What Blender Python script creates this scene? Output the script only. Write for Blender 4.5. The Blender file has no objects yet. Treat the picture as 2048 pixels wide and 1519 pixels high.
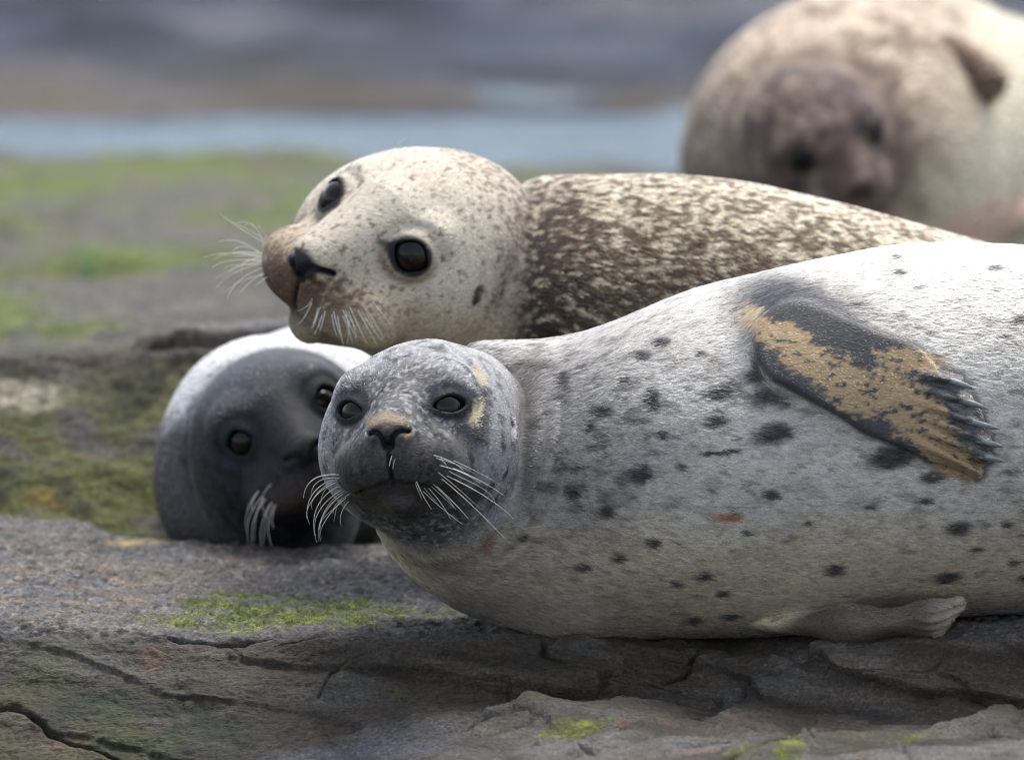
import bpy, math
import numpy as np

# ------------------------------------------------------------------ camera, sky, sun, exposure
sc = bpy.context.scene
S = 0.0005                      # metres per photo pixel in the focal plane
D = 8.0                         # camera to focal plane
TH = math.radians(9.0)          # camera looks down by this
CT, ST = math.cos(TH), math.sin(TH)
OZ = 0.2545
FWD = np.array([0, CT, -ST]); UP = np.array([0, ST, CT]); ORG = np.array([0, 0, OZ])

cam_d = bpy.data.cameras.new('camera')
cam = bpy.data.objects.new('camera', cam_d)
sc.collection.objects.link(cam)
cam.location = ORG - D * FWD
cam.rotation_euler = (math.pi / 2 - TH, 0, 0)
cam_d.sensor_width = 36.0
cam_d.lens = 36.0 * D / (2048 * S)
cam_d.clip_start = 0.1
cam_d.clip_end = 5000
cam_d.dof.use_dof = True
cam_d.dof.focus_distance = D - 0.12
cam_d.dof.aperture_fstop = cam_d.lens / 1000 / 0.062
sc.camera = cam

SUN = np.array([0.16, 0.36, 0.92]); SUN /= np.linalg.norm(SUN)
elev = math.asin(SUN[2]); azim = math.atan2(SUN[0], SUN[1])     # azimuth from +Y towards +X
world = bpy.data.worlds.new('World'); sc.world = world; world.use_nodes = True
wn = world.node_tree.nodes; wl = world.node_tree.links
sky = wn.new('ShaderNodeTexSky'); sky.sky_type = 'NISHITA'; sky.sun_disc = False
sky.sun_elevation = elev; sky.sun_rotation = azim
sky.air_density = 1.0; sky.dust_density = 2.5; sky.ozone_density = 1.0
hs = wn.new('ShaderNodeHueSaturation'); hs.inputs['Saturation'].default_value = .48   # thin haze whitens the sky
wl.new(sky.outputs[0], hs.inputs['Color']); wl.new(hs.outputs[0], wn['Background'].inputs[0]); wn['Background'].inputs[1].default_value = 0.15

sl = bpy.data.lights.new('sun', 'SUN'); sl.energy = 1.5; sl.angle = math.radians(22); sl.color = (1.0, 0.96, 0.89)
so = bpy.data.objects.new('sun', sl); sc.collection.objects.link(so)
so.rotation_euler = (math.pi / 2 - elev, 0, math.pi - azim); so.location = (2, 3, 6)
sc.view_settings.view_transform = 'Standard'; sc.view_settings.look = 'None'
sc.view_settings.gamma = 1; sc.view_settings.exposure = 1.15
sc.view_settings.use_curve_mapping = False
sc.cycles.use_denoising = True
sc.cycles.max_bounces = 8
sc.cycles.filter_width = 1.0
sc.cycles.transparent_max_bounces = 8
sc.render.hair_type = 'STRAND'
try: sc.cycles_curves.shape = 'RIBBONS'
except Exception: pass

# ------------------------------------------------------------------ numeric helpers
f32 = np.float32
RNG = np.random.default_rng(7)

def to_world(p):
    """view pixels (x right, y down, z away) -> world metres"""
    p = np.asarray(p, float)
    x = (p[:, 0] - 1024) * S; u = (760 - p[:, 1]) * S; d = p[:, 2] * S
    return np.c_[x, u * ST + d * CT, u * CT - d * ST + OZ]

_perm = np.random.default_rng(3).permutation(256); _perm = np.r_[_perm, _perm, _perm].astype(np.int32)
_grad = np.random.default_rng(4).normal(size=(256, 3)); _grad = (_grad / np.linalg.norm(_grad, axis=1)[:, None]).astype(f32)

def noise(p):
    p = np.asarray(p, f32); i = np.floor(p).astype(np.int32); f = p - i; i &= 255
    u = f * f * f * (f * (f * 6 - 15) + 10)
    out = 0
    for dx in (0, 1):
        wx = u[:, 0] if dx else 1 - u[:, 0]
        px = _perm[(i[:, 0] + dx) & 255]
        for dy in (0, 1):
            wy = u[:, 1] if dy else 1 - u[:, 1]
            py = _perm[px + ((i[:, 1] + dy) & 255)]
            for dz in (0, 1):
                wz = u[:, 2] if dz else 1 - u[:, 2]
                g = _grad[_perm[py + ((i[:, 2] + dz) & 255)] & 255]
                out = out + wx * wy * wz * (g[:, 0] * (f[:, 0] - dx) + g[:, 1] * (f[:, 1] - dy) + g[:, 2] * (f[:, 2] - dz))
    return out * 1.5

def fbm(p, o=4, lac=2.03, gain=.5):
    a, s, t = 1., 0., 0.
    p = np.asarray(p, f32)
    for k in range(o):
        s = s + a * noise(p + 17.3 * k); t += a; a *= gain; p = p * f32(lac)
    return s / t

def worley(p):
    """F1, F2 and a random number per cell"""
    p = np.asarray(p, f32); i = np.floor(p).astype(np.int32); f = p - i
    F1 = np.full(len(p), 9., f32); F2 = F1.copy(); idn = np.zeros(len(p), f32)
    for dx in (-1, 0, 1):
        for dy in (-1, 0, 1):
            for dz in (-1, 0, 1):
                h = _perm[_perm[_perm[(i[:, 0] + dx) & 255] + ((i[:, 1] + dy) & 255)] + ((i[:, 2] + dz) & 255)]
                d = np.sqrt((dx + .5 + .5 * _grad[h, 0] - f[:, 0]) ** 2 + (dy + .5 + .5 * _grad[h, 1] - f[:, 1]) ** 2 + (dz + .5 + .5 * _grad[h, 2] - f[:, 2]) ** 2)
                n = d < F1
                F2 = np.where(n, F1, np.minimum(F2, d)); idn = np.where(n, h / 255., idn); F1 = np.where(n, d, F1)
    return F1, F2, idn

def sstep(a, b, x):
    t = np.clip((x - a) / (b - a), 0, 1); return t * t * (3 - 2 * t)

def mix(a, b, t):
    t = np.asarray(t)
    if np.ndim(a) and np.ndim(t) == 1: t = t[:, None]
    return a + (np.asarray(b) - a) * t

def smin(a, b, k):
    h = np.maximum(k - np.abs(a - b), 0) / k
    return np.minimum(a, b) - h * h * k * .25

def smax(a, b, k): return -smin(-a, -b, k)
def length(v): return np.sqrt((v * v).sum(1))
def A3(*v): return np.array(v, f32)
def sphere(p, c, r): return length(p - A3(*c)) - r

def ellipsoid(p, c, r):
    q = p - A3(*c); r = A3(*r)
    k0 = length(q / r); k1 = length(q / (r * r))
    return k0 * (k0 - 1) / np.maximum(k1, 1e-6)

def rcone(p, a, b, r1, r2):
    """smooth taper between two balls"""
    a = A3(*a); ba = A3(*b) - a; l2 = float(ba @ ba)
    t = np.clip(((p - a) @ ba) / l2, 0, 1)
    return length(p - a - t[:, None] * ba) - (r1 + (r2 - r1) * t)

def smooth_table(xs, cols, n=600):
    xs = np.array(xs, float); g = np.linspace(xs[0], xs[-1], n)
    out = []
    for c in cols:
        v = np.interp(g, xs, c)
        k = np.hanning(int(n * .07) | 1); k /= k.sum(); w = len(k) // 2
        vp = np.r_[2 * v[0] - v[w:0:-1], v, 2 * v[-1] - v[-2:-w - 2:-1]]
        out.append(np.convolve(vp, k, 'valid'))
    return g, out

# ------------------------------------------------------------------ surface extraction (naive surface nets on sparse blocks)
def extract(f, lo, hi, h, B=12):
    lo = np.array(lo, float); hi = np.array(hi, float)
    nb = np.ceil((hi - lo) / (h * B)).astype(int)
    I = np.stack(np.meshgrid(*[np.arange(n) for n in nb], indexing='ij'), -1).reshape(-1, 3)
    cen = (lo + (I + .5) * h * B).astype(f32)
    I = I[np.abs(f(cen)) < h * B * .87 * 1.35]
    loc = np.stack(np.meshgrid(*[np.arange(B + 1)] * 3, indexing='ij'), -1).reshape(-1, 3)
    NC = nb * B + 4
    def cid(c): return (c[..., 0].astype(np.int64) * NC[1] + c[..., 1]) * NC[2] + c[..., 2]
    V, C, Q = [], [], []
    for s in range(0, len(I), 400):
        Ib = I[s:s + 400]
        base = Ib * B
        P = (lo + (base[:, None] + loc[None]) * h).astype(f32)
        val = f(P.reshape(-1, 3)).reshape(len(Ib), B + 1, B + 1, B + 1)
        neg = val < 0
        cnt = 0
        for dx in (0, 1):
            for dy in (0, 1):
                for dz in (0, 1):
                    cnt = cnt + neg[:, dx:dx + B, dy:dy + B, dz:dz + B]
        bi, x, y, z = np.nonzero((cnt > 0) & (cnt < 8))
        acc = np.zeros((len(bi), 3)); num = np.zeros(len(bi))
        cor = {}
        for dx in (0, 1):
            for dy in (0, 1):
                for dz in (0, 1): cor[dx, dy, dz] = val[bi, x + dx, y + dy, z + dz]
        for a in range(3):
            for e1 in (0, 1):
                for e2 in (0, 1):
                    c0 = [0, 0, 0]; o = [k for k in range(3) if k != a]; c0[o[0]] = e1; c0[o[1]] = e2
                    c1 = list(c0); c1[a] = 1
                    v0, v1 = cor[tuple(c0)], cor[tuple(c1)]
                    m = (v0 < 0) != (v1 < 0); t = np.where(m, v0 / np.where(m, v0 - v1, 1), 0)
                    q = np.tile(np.array(c0, float), (len(bi), 1)); q[:, a] += t
                    acc += q * m[:, None]; num += m
        cell = base[bi] + np.c_[x, y, z]
        V.append(lo + (cell + acc / np.maximum(num, 1)[:, None]) * h); C.append(cid(cell + 1))
        for a in range(3):
            sl0 = neg[:, :B, :B, :B]; idx = [slice(None), slice(0, B), slice(0, B), slice(0, B)]; idx[a + 1] = slice(1, B + 1)
            s1 = neg[tuple(idx)]
            bi2, x2, y2, z2 = np.nonzero(sl0 != s1)
            node = base[bi2] + np.c_[x2, y2, z2]
            o = [k for k in range(3) if k != a]
            e1 = np.zeros(3, int); e1[o[0]] = 1; e2 = np.zeros(3, int); e2[o[1]] = 1
            quad = np.stack([cid(node + 1 - e1 - e2), cid(node + 1 - e2), cid(node + 1), cid(node + 1 - e1)], 1)
            flip = sl0[bi2, x2, y2, z2] ^ (a == 1)
            quad[~flip] = quad[~flip][:, ::-1]
            Q.append(quad)
    V = np.concatenate(V); C = np.concatenate(C); Q = np.concatenate(Q)
    o = np.argsort(C); C = C[o]; V = V[o]
    k = np.searchsorted(C, Q); k = np.minimum(k, len(C) - 1)
    good = (C[k] == Q).all(1)
    F = k[good]
    N = grad(f, V, h * .5)
    for it in range(2):
        d = f(V.astype(f32)); g2 = np.maximum((N * N).sum(1), .05)
        V = V - N * np.clip(d / g2, -h, h)[:, None] * .9
        if it == 0: N = grad(f, V, h * .4)
    N = N / np.maximum(length(N), 1e-6)[:, None]
    return V, F, N

def grad(f, V, e):
    g = []
    for a in range(3):
        d = np.zeros(3); d[a] = e
        g.append((f((V + d).astype(f32)) - f((V - d).astype(f32))) / (2 * e))
    return np.stack(g, 1)

# ------------------------------------------------------------------ blender helpers
COL = sc.collection

def new_mesh(name, V, F, mat, parent=None, smooth=True, colors=None):
    me = bpy.data.meshes.new(name)
    V = np.asarray(V, f32); F = np.asarray(F, np.int32)
    n = F.shape[1]
    me.vertices.add(len(V)); me.vertices.foreach_set('co', V.ravel())
    me.loops.add(F.size); me.loops.foreach_set('vertex_index', F.ravel())
    me.polygons.add(len(F)); me.polygons.foreach_set('loop_start', np.arange(0, F.size, n, dtype=np.int32))
    me.polygons.foreach_set('loop_total', np.full(len(F), n, np.int32))
    if smooth: me.polygons.foreach_set('use_smooth', np.ones(len(F), bool))
    me.update(calc_edges=True); me.validate()
    for k, c in (colors or {}).items():
        at = me.attributes.new(k, 'FLOAT_COLOR', 'POINT')
        at.data.foreach_set('color', np.c_[c, np.ones(len(c))].astype(f32).ravel())
    me.materials.append(mat)
    o = bpy.data.objects.new(name, me); COL.objects.link(o)
    if parent is not None: o.parent = parent
    return o

def tag(o, label=None, cat=None, kind=None, group=None):
    for k, v in (('label', label), ('category', cat), ('kind', kind), ('group', group)):
        if v: o[k] = v
    return o

class Mat:
    def __init__(s, name, rough=.6, spec=.5):
        s.m = bpy.data.materials.new(name); s.m.use_nodes = True
        s.t = s.m.node_tree; s.n = s.t.nodes; s.p = s.n['Principled BSDF']
        s.p.inputs['Roughness'].default_value = rough; s.p.inputs['Specular IOR Level'].default_value = spec
        s.co = s.n.new('ShaderNodeTexCoord').outputs['Object']
    def link(s, a, b): s.t.links.new(a, b)
    def noise(s, scale, det=5, rough=.6, stretch=None, dist=0):
        t = s.n.new('ShaderNodeTexNoise'); t.inputs['Scale'].default_value = scale
        t.inputs['Detail'].default_value = det; t.inputs['Roughness'].default_value = rough; t.inputs['Distortion'].default_value = dist
        c = s.co
        if stretch:
            mp = s.n.new('ShaderNodeMapping'); mp.inputs['Scale'].default_value = stretch; s.link(c, mp.inputs[0]); c = mp.outputs[0]
        s.link(c, t.inputs['Vector']); return t.outputs[0]
    def ramp(s, src, stops):
        r = s.n.new('ShaderNodeValToRGB'); e = r.color_ramp.elements
        while len(e) < len(stops): e.new(.5)
        for k, (pos, c) in enumerate(stops):
            e[k].position = pos; e[k].color = (*c, 1) if np.ndim(c) else (c, c, c, 1)
        s.link(src, r.inputs[0]); return r.outputs[0]
    def mixc(s, a, b, fac, mode='MIX'):
        m = s.n.new('ShaderNodeMix'); m.data_type = 'RGBA'; m.blend_type = mode
        for i, v in ((0, fac), (6, a), (7, b)):
            if isinstance(v, (int, float)): m.inputs[i].default_value = v
            elif isinstance(v, tuple): m.inputs[i].default_value = (*v, 1)
            else: s.link(v, m.inputs[i])
        return m.outputs[2]
    def attr(s, name):
        a = s.n.new('ShaderNodeAttribute'); a.attribute_name = name; return a.outputs['Color']
    def color(s, c):
        if isinstance(c, tuple): s.p.inputs['Base Color'].default_value = (*c, 1)
        else: s.link(c, s.p.inputs['Base Color'])
    def bump(s, src, dist, strength=1.):
        b = s.n.new('ShaderNodeBump'); b.inputs['Strength'].default_value = strength; b.inputs['Distance'].default_value = dist
        s.link(src, b.inputs['Height'])
        prev = s.p.inputs['Normal'].links
        if prev: s.link(prev[0].from_socket, b.inputs['Normal'])
        s.link(b.outputs[0], s.p.inputs['Normal'])

def rock_material(name, fine=1.0, rough=.75, spec=.35):
    m = Mat(name, rough, spec)
    g = m.ramp(m.noise(260 * fine, 4, .7), [(.30, .30), (.5, 1.), (.72, 2.1)])
    c = m.mixc(m.attr('tint'), g, .75, 'MULTIPLY')
    sp = m.ramp(m.noise(95 * fine, 6, .75, stretch=(1, 1.6, 2.2)), [(.35, .55), (.5, 1.), (.7, 1.5)])
    c = m.mixc(c, sp, .6, 'MULTIPLY')
    m.color(c)
    m.bump(m.noise(60 * fine, 8, .7, stretch=(.7, 1, 1.6)), .010 / fine)
    m.bump(m.noise(330 * fine, 4, .7), .0022 / fine)
    return m.m

# ------------------------------------------------------------------ the rocks and the sea
def z_from_pixel(py, Y, py0=760):
    """world height of the surface point seen at picture row py, at world distance Y"""
    c = (py0 - np.asarray(py, float)) * S / D
    dep = (Y - c * D * ST) / (CT + c * ST)
    up = c * (D + dep)
    return up * CT - dep * ST + OZ

def x_pixel(X, Y, Z):
    """picture column / row of world points"""
    u = (Z - OZ) * CT + Y * ST; d = Y * CT - (Z - OZ) * ST
    return 1024 + X / S * D / (D + d), 760 - u / S * D / (D + d)

def sheet(name, ctrl_x, profiles, X, T, mat, disp, tint, res_smooth=0):
    """profiles[i] = list of (t, Y, py) for control column ctrl_x[i] (world X); surface swept between them"""
    Ys, Zs = [], []
    for pr in profiles:
        pr = np.array(pr, float)
        Y = np.interp(T, pr[:, 0], pr[:, 1]); Zc = z_from_pixel(pr[:, 2], pr[:, 1]); Z = np.interp(T, pr[:, 0], Zc)
        k = np.hanning(max(5, len(T) // 22) | 1); k /= k.sum(); w = len(k) // 2
        sm = lambda v: np.convolve(np.r_[2 * v[0] - v[w:0:-1], v, 2 * v[-1] - v[-2:-w - 2:-1]], k, 'valid')
        Ys.append(sm(Y)); Zs.append(sm(Z))
    Ys, Zs = np.array(Ys), np.array(Zs)
    # smooth interpolation across x
    cx = np.array(ctrl_x, float)
    j = np.clip(np.searchsorted(cx, X) - 1, 0, len(cx) - 2)
    t = np.clip((X - cx[j]) / (cx[j + 1] - cx[j]), 0, 1); t = (t * t * (3 - 2 * t))[:, None]
    Yg = Ys[j] * (1 - t) + Ys[j + 1] * t; Zg = Zs[j] * (1 - t) + Zs[j + 1] * t
    P = np.stack([np.repeat(X[:, None], len(T), 1), Yg, Zg], -1)
    du = np.gradient(P, axis=0); dv = np.gradient(P, axis=1)
    N = np.cross(du, dv); N /= np.maximum(np.linalg.norm(N, axis=-1), 1e-9)[..., None]
    if N[..., 2].mean() < 0: N = -N
    Pf = P.reshape(-1, 3); Nf = N.reshape(-1, 3)
    px, py = x_pixel(Pf[:, 0], Pf[:, 1], Pf[:, 2])
    Pd = Pf + Nf * disp(Pf, px, py)[:, None]
    nx, nt = len(X), len(T)
    i = np.arange(nx * nt).reshape(nx, nt)
    F = np.stack([i[:-1, :-1], i[1:, :-1], i[1:, 1:], i[:-1, 1:]], -1).reshape(-1, 4)
    # orient faces upwards
    a = Pd[F[:, 1]] - Pd[F[:, 0]]; b = Pd[F[:, 3]] - Pd[F[:, 0]]
    if np.cross(a, b)[:, 2].mean() < 0: F = F[:, ::-1]
    G = Pd.reshape(nx, nt, 3)
    N2 = np.cross(np.gradient(G, axis=0), np.gradient(G, axis=1)).reshape(-1, 3)
    N2 /= np.maximum(length(N2), 1e-9)[:, None]
    if N2[:, 2].mean() < 0: N2 = -N2
    o = new_mesh(name, Pd, F, mat, colors={'tint': tint(Pd, px, py, N2)})
    return tag(o, GROUND[name], 'rock', kind='structure'), Pd, N2, F

GROUND = {'near_rock_shelf': 'cracked grey-brown rock shelf with green moss under the front seal',
          'rock_bank': 'dark weedy rock bank rising behind the shelf beside the dark seal',
          'mossy_terrace': 'blurred mossy green rock terrace between the rock bank and the water',
          'far_shore': 'blurred blue-grey rocky shore with brown weed beyond the water'}

def poly_dist(px, py, pts):
    """distance in picture pixels to a polyline, and signed side (positive below)"""
    best = np.full(len(px), 1e9); side = np.zeros(len(px))
    for (x0, y0), (x1, y1) in zip(pts[:-1], pts[1:]):
        dx, dy = x1 - x0, y1 - y0
        t = np.clip(((px - x0) * dx + (py - y0) * dy) / (dx * dx + dy * dy), 0, 1)
        ex, ey = px - x0 - t * dx, py - y0 - t * dy
        d = np.hypot(ex, ey); m = d < best
        best = np.where(m, d, best); side = np.where(m, (dx * ey - dy * ex), side)
    return best, np.sign(side)

def blob(px, py, cx, cy, rx, ry, rot=0):
    c, s = math.cos(rot), math.sin(rot)
    u = (px - cx) * c + (py - cy) * s; v = -(px - cx) * s + (py - cy) * c
    return np.sqrt((u / rx) ** 2 + (v / ry) ** 2)

CRACKS = [  # polyline in picture pixels, half-width px, depth m, step m (lower side stands proud)
    ([(380, 1545), (560, 1503), (720, 1470), (860, 1442), (940, 1428), (1060, 1420)], 7, .012, .010),
    ([(1060, 1424), (1150, 1432), (1240, 1420), (1330, 1425), (1440, 1428), (1520, 1424)], 8, .016, .010),
    ([(1080, 1392), (1180, 1400), (1280, 1404), (1350, 1412)], 9, .016, .008),
    ([(-120, 1440), (20, 1412), (70, 1432), (110, 1470), (200, 1500), (260, 1530)], 8, .014, .006),
    ([(1400, 1305), (1365, 1340), (1330, 1358)], 5, .010, .0),
    ([(1090, 1285), (1085, 1310), (1130, 1330)], 6, .010, .0),
    ([(1440, 1530), (1530, 1505), (1590, 1490), (1610, 1470)], 6, .012, .006),
    ([(1980, 1460), (2040, 1472), (2120, 1470)], 6, .010, .004),
    ([(270, 1262), (480, 1290), (640, 1262), (820, 1258), (1000, 1262)], 6, .006, .004),
    ([(560, 1300), (640, 1282), (800, 1276), (960, 1285), (1050, 1300)], 5, .006, .004),
    ([(1210, 1362), (1300, 1366), (1360, 1380)], 5, .008, .003),
    ([(640, 1400), (660, 1350), (690, 1330)], 4, .004, .002),
]

def near_disp(P, px, py):
    q = P * np.array([1., 1., 1.])
    wob = fbm(P * 14, 3)
    d = .016 * fbm(q * np.array([4, 7, 9]), 4) + .006 * fbm(q * np.array([16, 26, 40]) + 5, 4)
    pits = fbm(q * 75 + 9, 3); d = d - .0042 * sstep(.05, .45, pits) * (1 - .75 * sstep(1240, 1290, py)) + .0016 * fbm(q * 160, 2)
    # tilted strata and split blocks on the front face
    face = sstep(1262, 1300, py)
    st = P[:, 2] * 26 + P[:, 0] * 3.2 - P[:, 1] * 4 + 1.1 * fbm(P * np.array([3, 6, 6]) + 3, 4)
    fr = st % 1.0
    d = d + face * .013 * (.35 + .65 * sstep(600, 1000, px)) * (sstep(0, .09, fr) * (1 - fr) - .35)
    wq = np.c_[P[:, 0] * 6.5 + .5 * wob, P[:, 1] * 9, P[:, 2] * 17 + P[:, 0] * 3] + .25 * np.c_[wob, wob, wob]
    w1, w2, wid = worley(wq)
    gap = np.exp(-((w2 - w1) / .05) ** 2) * sstep(-.1, .25, fbm(P * 6 + 44, 2))
    rgt = .2 + .8 * sstep(700, 1100, px)
    d = d + face * rgt * (.012 * (wid - .5) * sstep(0, .12, w2 - w1) - .009 * gap)
    d = d + (1 - face) * .0022 * np.abs(fbm(P * np.array([45, 60, 60]) + 14, 3)) * 3
    sx = px + 14 * wob; sy = py + 7 * fbm(P * 40 + 2, 3)
    for pts, w, dep, stp in CRACKS:
        dist, side = poly_dist(sx, sy, pts)
        ww = w * (.35 + .75 * np.clip(.5 + fbm(P * 20 + 31, 2) * 1.3, 0, 1))
        d = d - dep * np.exp(-(dist / ww) ** 2)
        if stp: d = d + stp * (side > 0) * np.exp(-(dist / (w * 6)) ** 2)
    # row of small knobs along the middle of the top
    k = np.exp(-((py - 1120 - .03 * (px - 600)) / 16) ** 2) * sstep(560, 640, px) * sstep(1000, 860, px)
    d = d + k * .012 * np.clip(fbm(P * 38 + 4, 2) * 2, 0, 1)
    return d

def moss_near(P, px, py):
    m = np.maximum(sstep(1.25, .35, blob(px, py, 590, 1228, 300, 36, -.02)), .85 * sstep(1.2, .4, blob(px, py, 720, 1222, 150, 20, 0)))
    m = np.maximum(m, .55 * sstep(1.3, .3, blob(px, py, 450, 1205, 110, 24, 0)))
    m = np.maximum(m, .60 * sstep(1.2, .3, blob(px, py, 1150, 1478, 85, 22, -.1)))
    m = np.maximum(m, .85 * sstep(1.2, .3, blob(px, py, 1580, 1508, 40, 22, -.2)))
    m = np.maximum(m, .70 * sstep(1.2, .3, blob(px, py, 1500, 1512, 55, 10, -.1)))
    m = np.maximum(m, .45 * sstep(1.2, .3, blob(px, py, 1790, 1472, 110, 12, -.05)))
    n = fbm(P * np.array([30, 40, 40]) + 8, 4)
    return np.clip(m * 1.15 - .12 + (n - .02) * 1.9 * (m > .02), 0, 1) * sstep(0, .12, m)

def near_tint(P, px, py, N):
    n1 = fbm(P * np.array([5, 7, 9]), 4); n2 = fbm(P * np.array([17, 20, 30]) + 11, 4); n3 = fbm(P * 60 + 3, 3); n4 = fbm(P * 150 + 3, 2)
    face = sstep(1255, 1300, py)
    c = np.tile(np.array([.105, .102, .106]), (len(P), 1))
    c = mix(c, [.17, .135, .105], sstep(-.1, .35, n1 + .25 * n2) * .6)
    c = mix(c, [.045, .045, .048], sstep(.0, .35, n2) * .65)
    tan = sstep(1.35, .2, blob(px, py, 130, 1190, 420, 62)) * sstep(-.12, .3, n2 + .5 * n3)
    c = mix(c, [.25, .185, .115], tan * .7)
    c = mix(c, [.30, .28, .25], (1 - face) * sstep(.16, .36, n4 + .4 * n3) * .6)
    c = mix(c, [.030, .030, .032], (1 - face) * sstep(.14, .34, -n4 - .4 * n3) * .7)
    # brown, darker front face with streaked bedding
    st = fbm(np.c_[P[:, 0] * 5, P[:, 1] * 16, P[:, 2] * 55 + P[:, 0] * 7] + 20, 4)
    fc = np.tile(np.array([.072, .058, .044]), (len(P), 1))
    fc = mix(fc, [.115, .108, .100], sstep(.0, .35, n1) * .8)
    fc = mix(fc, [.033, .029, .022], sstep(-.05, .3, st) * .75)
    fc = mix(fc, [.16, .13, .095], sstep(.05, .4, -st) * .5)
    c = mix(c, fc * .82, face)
    pale = sstep(1425, 1490, py) * sstep(850, 1250, px)
    c = mix(c, [.16, .152, .145], pale * sstep(-.25, .25, n1 - .3 * st) * .8)
    pale = sstep(1.3, .4, blob(px, py, 1720, 1310, 330, 40, -.03))
    c = mix(c, [.15, .135, .12], pale * sstep(-.1, .3, n2 - .4 * st) * .8)
    c = mix(c, [.125, .128, .140], sstep(1.2, .3, blob(px, py, 700, 1520, 330, 34, -.2)) * .8)
    c = mix(c, [.13, .127, .125], sstep(1.2, .3, blob(px, py, 60, 1310, 300, 46, .1)) * sstep(-.3, .2, -st) * .7)
    weed = sstep(1.25, .4, blob(px, py, 330, 1450, 340, 95, .12)) * sstep(-.35, .15, fbm(P * 24 + 40, 4))
    c = mix(c, [.014, .021, .012], weed * .9)
    y = np.exp(-((py - 1083) / 7) ** 2) * sstep(190, 260, px) * sstep(620, 470, px) * sstep(-.15, .12, n3)
    c = mix(c, [.50, .38, .16], y)
    w = np.exp(-((py - 1120 - .03 * (px - 600)) / 14) ** 2) * sstep(600, 660, px) * sstep(950, 820, px) * sstep(.12, .3, fbm(P * 38 + 4, 2))
    c = mix(c, [.33, .34, .28], w * .8)
    c = mix(c, [.18, .095, .05], sstep(.28, .45, fbm(P * 13 + 60, 3)) * .35)
    c = mix(c, [.058, .065, .022], sstep(.1, .45, fbm(P * 8 + 71, 4)) * face * .6)
    m = moss_near(P, px, py)
    c = mix(c, mix(np.array([.085, .105, .016]), [.20, .235, .022], sstep(-.1, .35, n3 + .5 * n4)), m * .9)
    sx = px + 14 * fbm(P * 14, 3); sy = py + 7 * fbm(P * 40 + 2, 3)
    for pts, wd, dep, stp in CRACKS:                      # darker tone along the cracks
        dist, side = poly_dist(sx, sy, pts); c = mix(c, [.014, .014, .014], np.exp(-(dist / (wd * .7)) ** 2) * .6)
    return np.clip(c, .004, 1)

def wx(px, Y=0): return (px - 1024) * S
M_near = rock_material('near_rock', 1.0, .55, .28)
Xn = np.r_[np.linspace(-2.6, -.62, 60), np.linspace(-.60, .60, 680), np.linspace(.62, 2.6, 60)]
Tn = np.r_[np.linspace(0, 1, 40)[:-1], np.linspace(1, 2, 150)[:-1], np.linspace(2, 4, 240)[:-1], np.linspace(4, 5, 40)]
def near_prof(back, lip, y3, y4, Yl=-.12, Y3=-.22, Y4=-.34):
    return [(0, 1.15, back + 250), (.45, .78, back + 150), (.8, .60, back + 18), (1, .50, back), (1.5, .2, back + (lip - back) * .48), (2, Yl, lip),
            (2.2, Yl - .025, lip + 40), (3, Y3, y3), (4, Y4, y4), (5, -1.0, y4 + 420)]
near, NP, NN, NF = sheet('near_rock_shelf', [-2.6, wx(-150), wx(60), wx(230), wx(700), wx(1050), wx(1380), wx(1750), wx(2100), 2.6],
    [near_prof(1030, 1235, 1400, 1560), near_prof(1022, 1240, 1400, 1560), near_prof(1038, 1246, 1390, 1540, Y3=-.2, Y4=-.30), near_prof(1070, 1256, 1400, 1550, Y3=-.2, Y4=-.28),
     near_prof(1080, 1275, 1410, 1540, Y3=-.20, Y4=-.33), near_prof(1082, 1288, 1408, 1530, Y3=-.20, Y4=-.5), near_prof(1082, 1304, 1425, 1540, Y3=-.20, Y4=-.62),
     near_prof(1080, 1286, 1430, 1540, Yl=-.2, Y3=-.26, Y4=-.68), near_prof(1080, 1268, 1412, 1540, Yl=-.2, Y3=-.27, Y4=-.75), near_prof(1080, 1262, 1412, 1540, Y4=-.75)],
    Xn, Tn, M_near, near_disp, near_tint)

# ---- the rock bank behind on the left, where the dark seal lies
def bank_disp(P, px, py):
    d = .030 * fbm(P * np.array([3, 4, 5]) + 2, 4) + .012 * fbm(P * np.array([14, 18, 24]) + 5, 4)
    w1, w2, wid = worley(np.c_[P[:, 0] * 4, P[:, 1] * 5, P[:, 2] * 9] + .3 * fbm(P * 6, 2)[:, None])
    return d + .004 * fbm(P * 70, 3) + .022 * (wid - .5) * sstep(0, .15, w2 - w1) - .02 * np.exp(-((py - 672 + 10 * fbm(P * 7, 2)) / 12) ** 2)
def bank_tint(P, px, py, N):
    n1 = fbm(P * np.array([5, 6, 9]) + 3, 4); n2 = fbm(P * 16 + 1, 4)
    c = np.tile(np.array([.070, .064, .056]), (len(P), 1))
    c = mix(c, [.14, .105, .072], sstep(-.1, .3, n1) * .8)
    g = sstep(690, 800, py + 120 * n1) * sstep(-.34, .15, n2 + .5 * n1)
    c = mix(c, [.085, .098, .014], g * .8)
    c = mix(c, [.20, .125, .02], sstep(.22, .4, fbm(P * 9 + 33, 3)) * sstep(800, 900, py) * .7)
    w = sstep(1.2, .3, blob(px, py, 30, 780, 130, 45)) * sstep(-.2, .2, n2); c = mix(c, [.42, .36, .28], w)
    c = mix(c, [.018, .022, .010], sstep(.10, .32, n2) * .75)
    edge = np.exp(-((py - 668) / 16) ** 2); c = mix(c, [.20, .19, .185], np.exp(-((py - 646) / 13) ** 2) * .75); c = mix(c, [.020, .032, .010], edge * sstep(-.1, .2, n2) * .9)  # lit grey top edge painted into the tint, dark green crevice below
    return np.clip(c, .004, 1)
M_bank = rock_material('bank_rock', .55)
Xb = np.r_[np.linspace(-3.2, -.75, 50), np.linspace(-.74, .1, 260), np.linspace(.12, 3.2, 60)]
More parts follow.
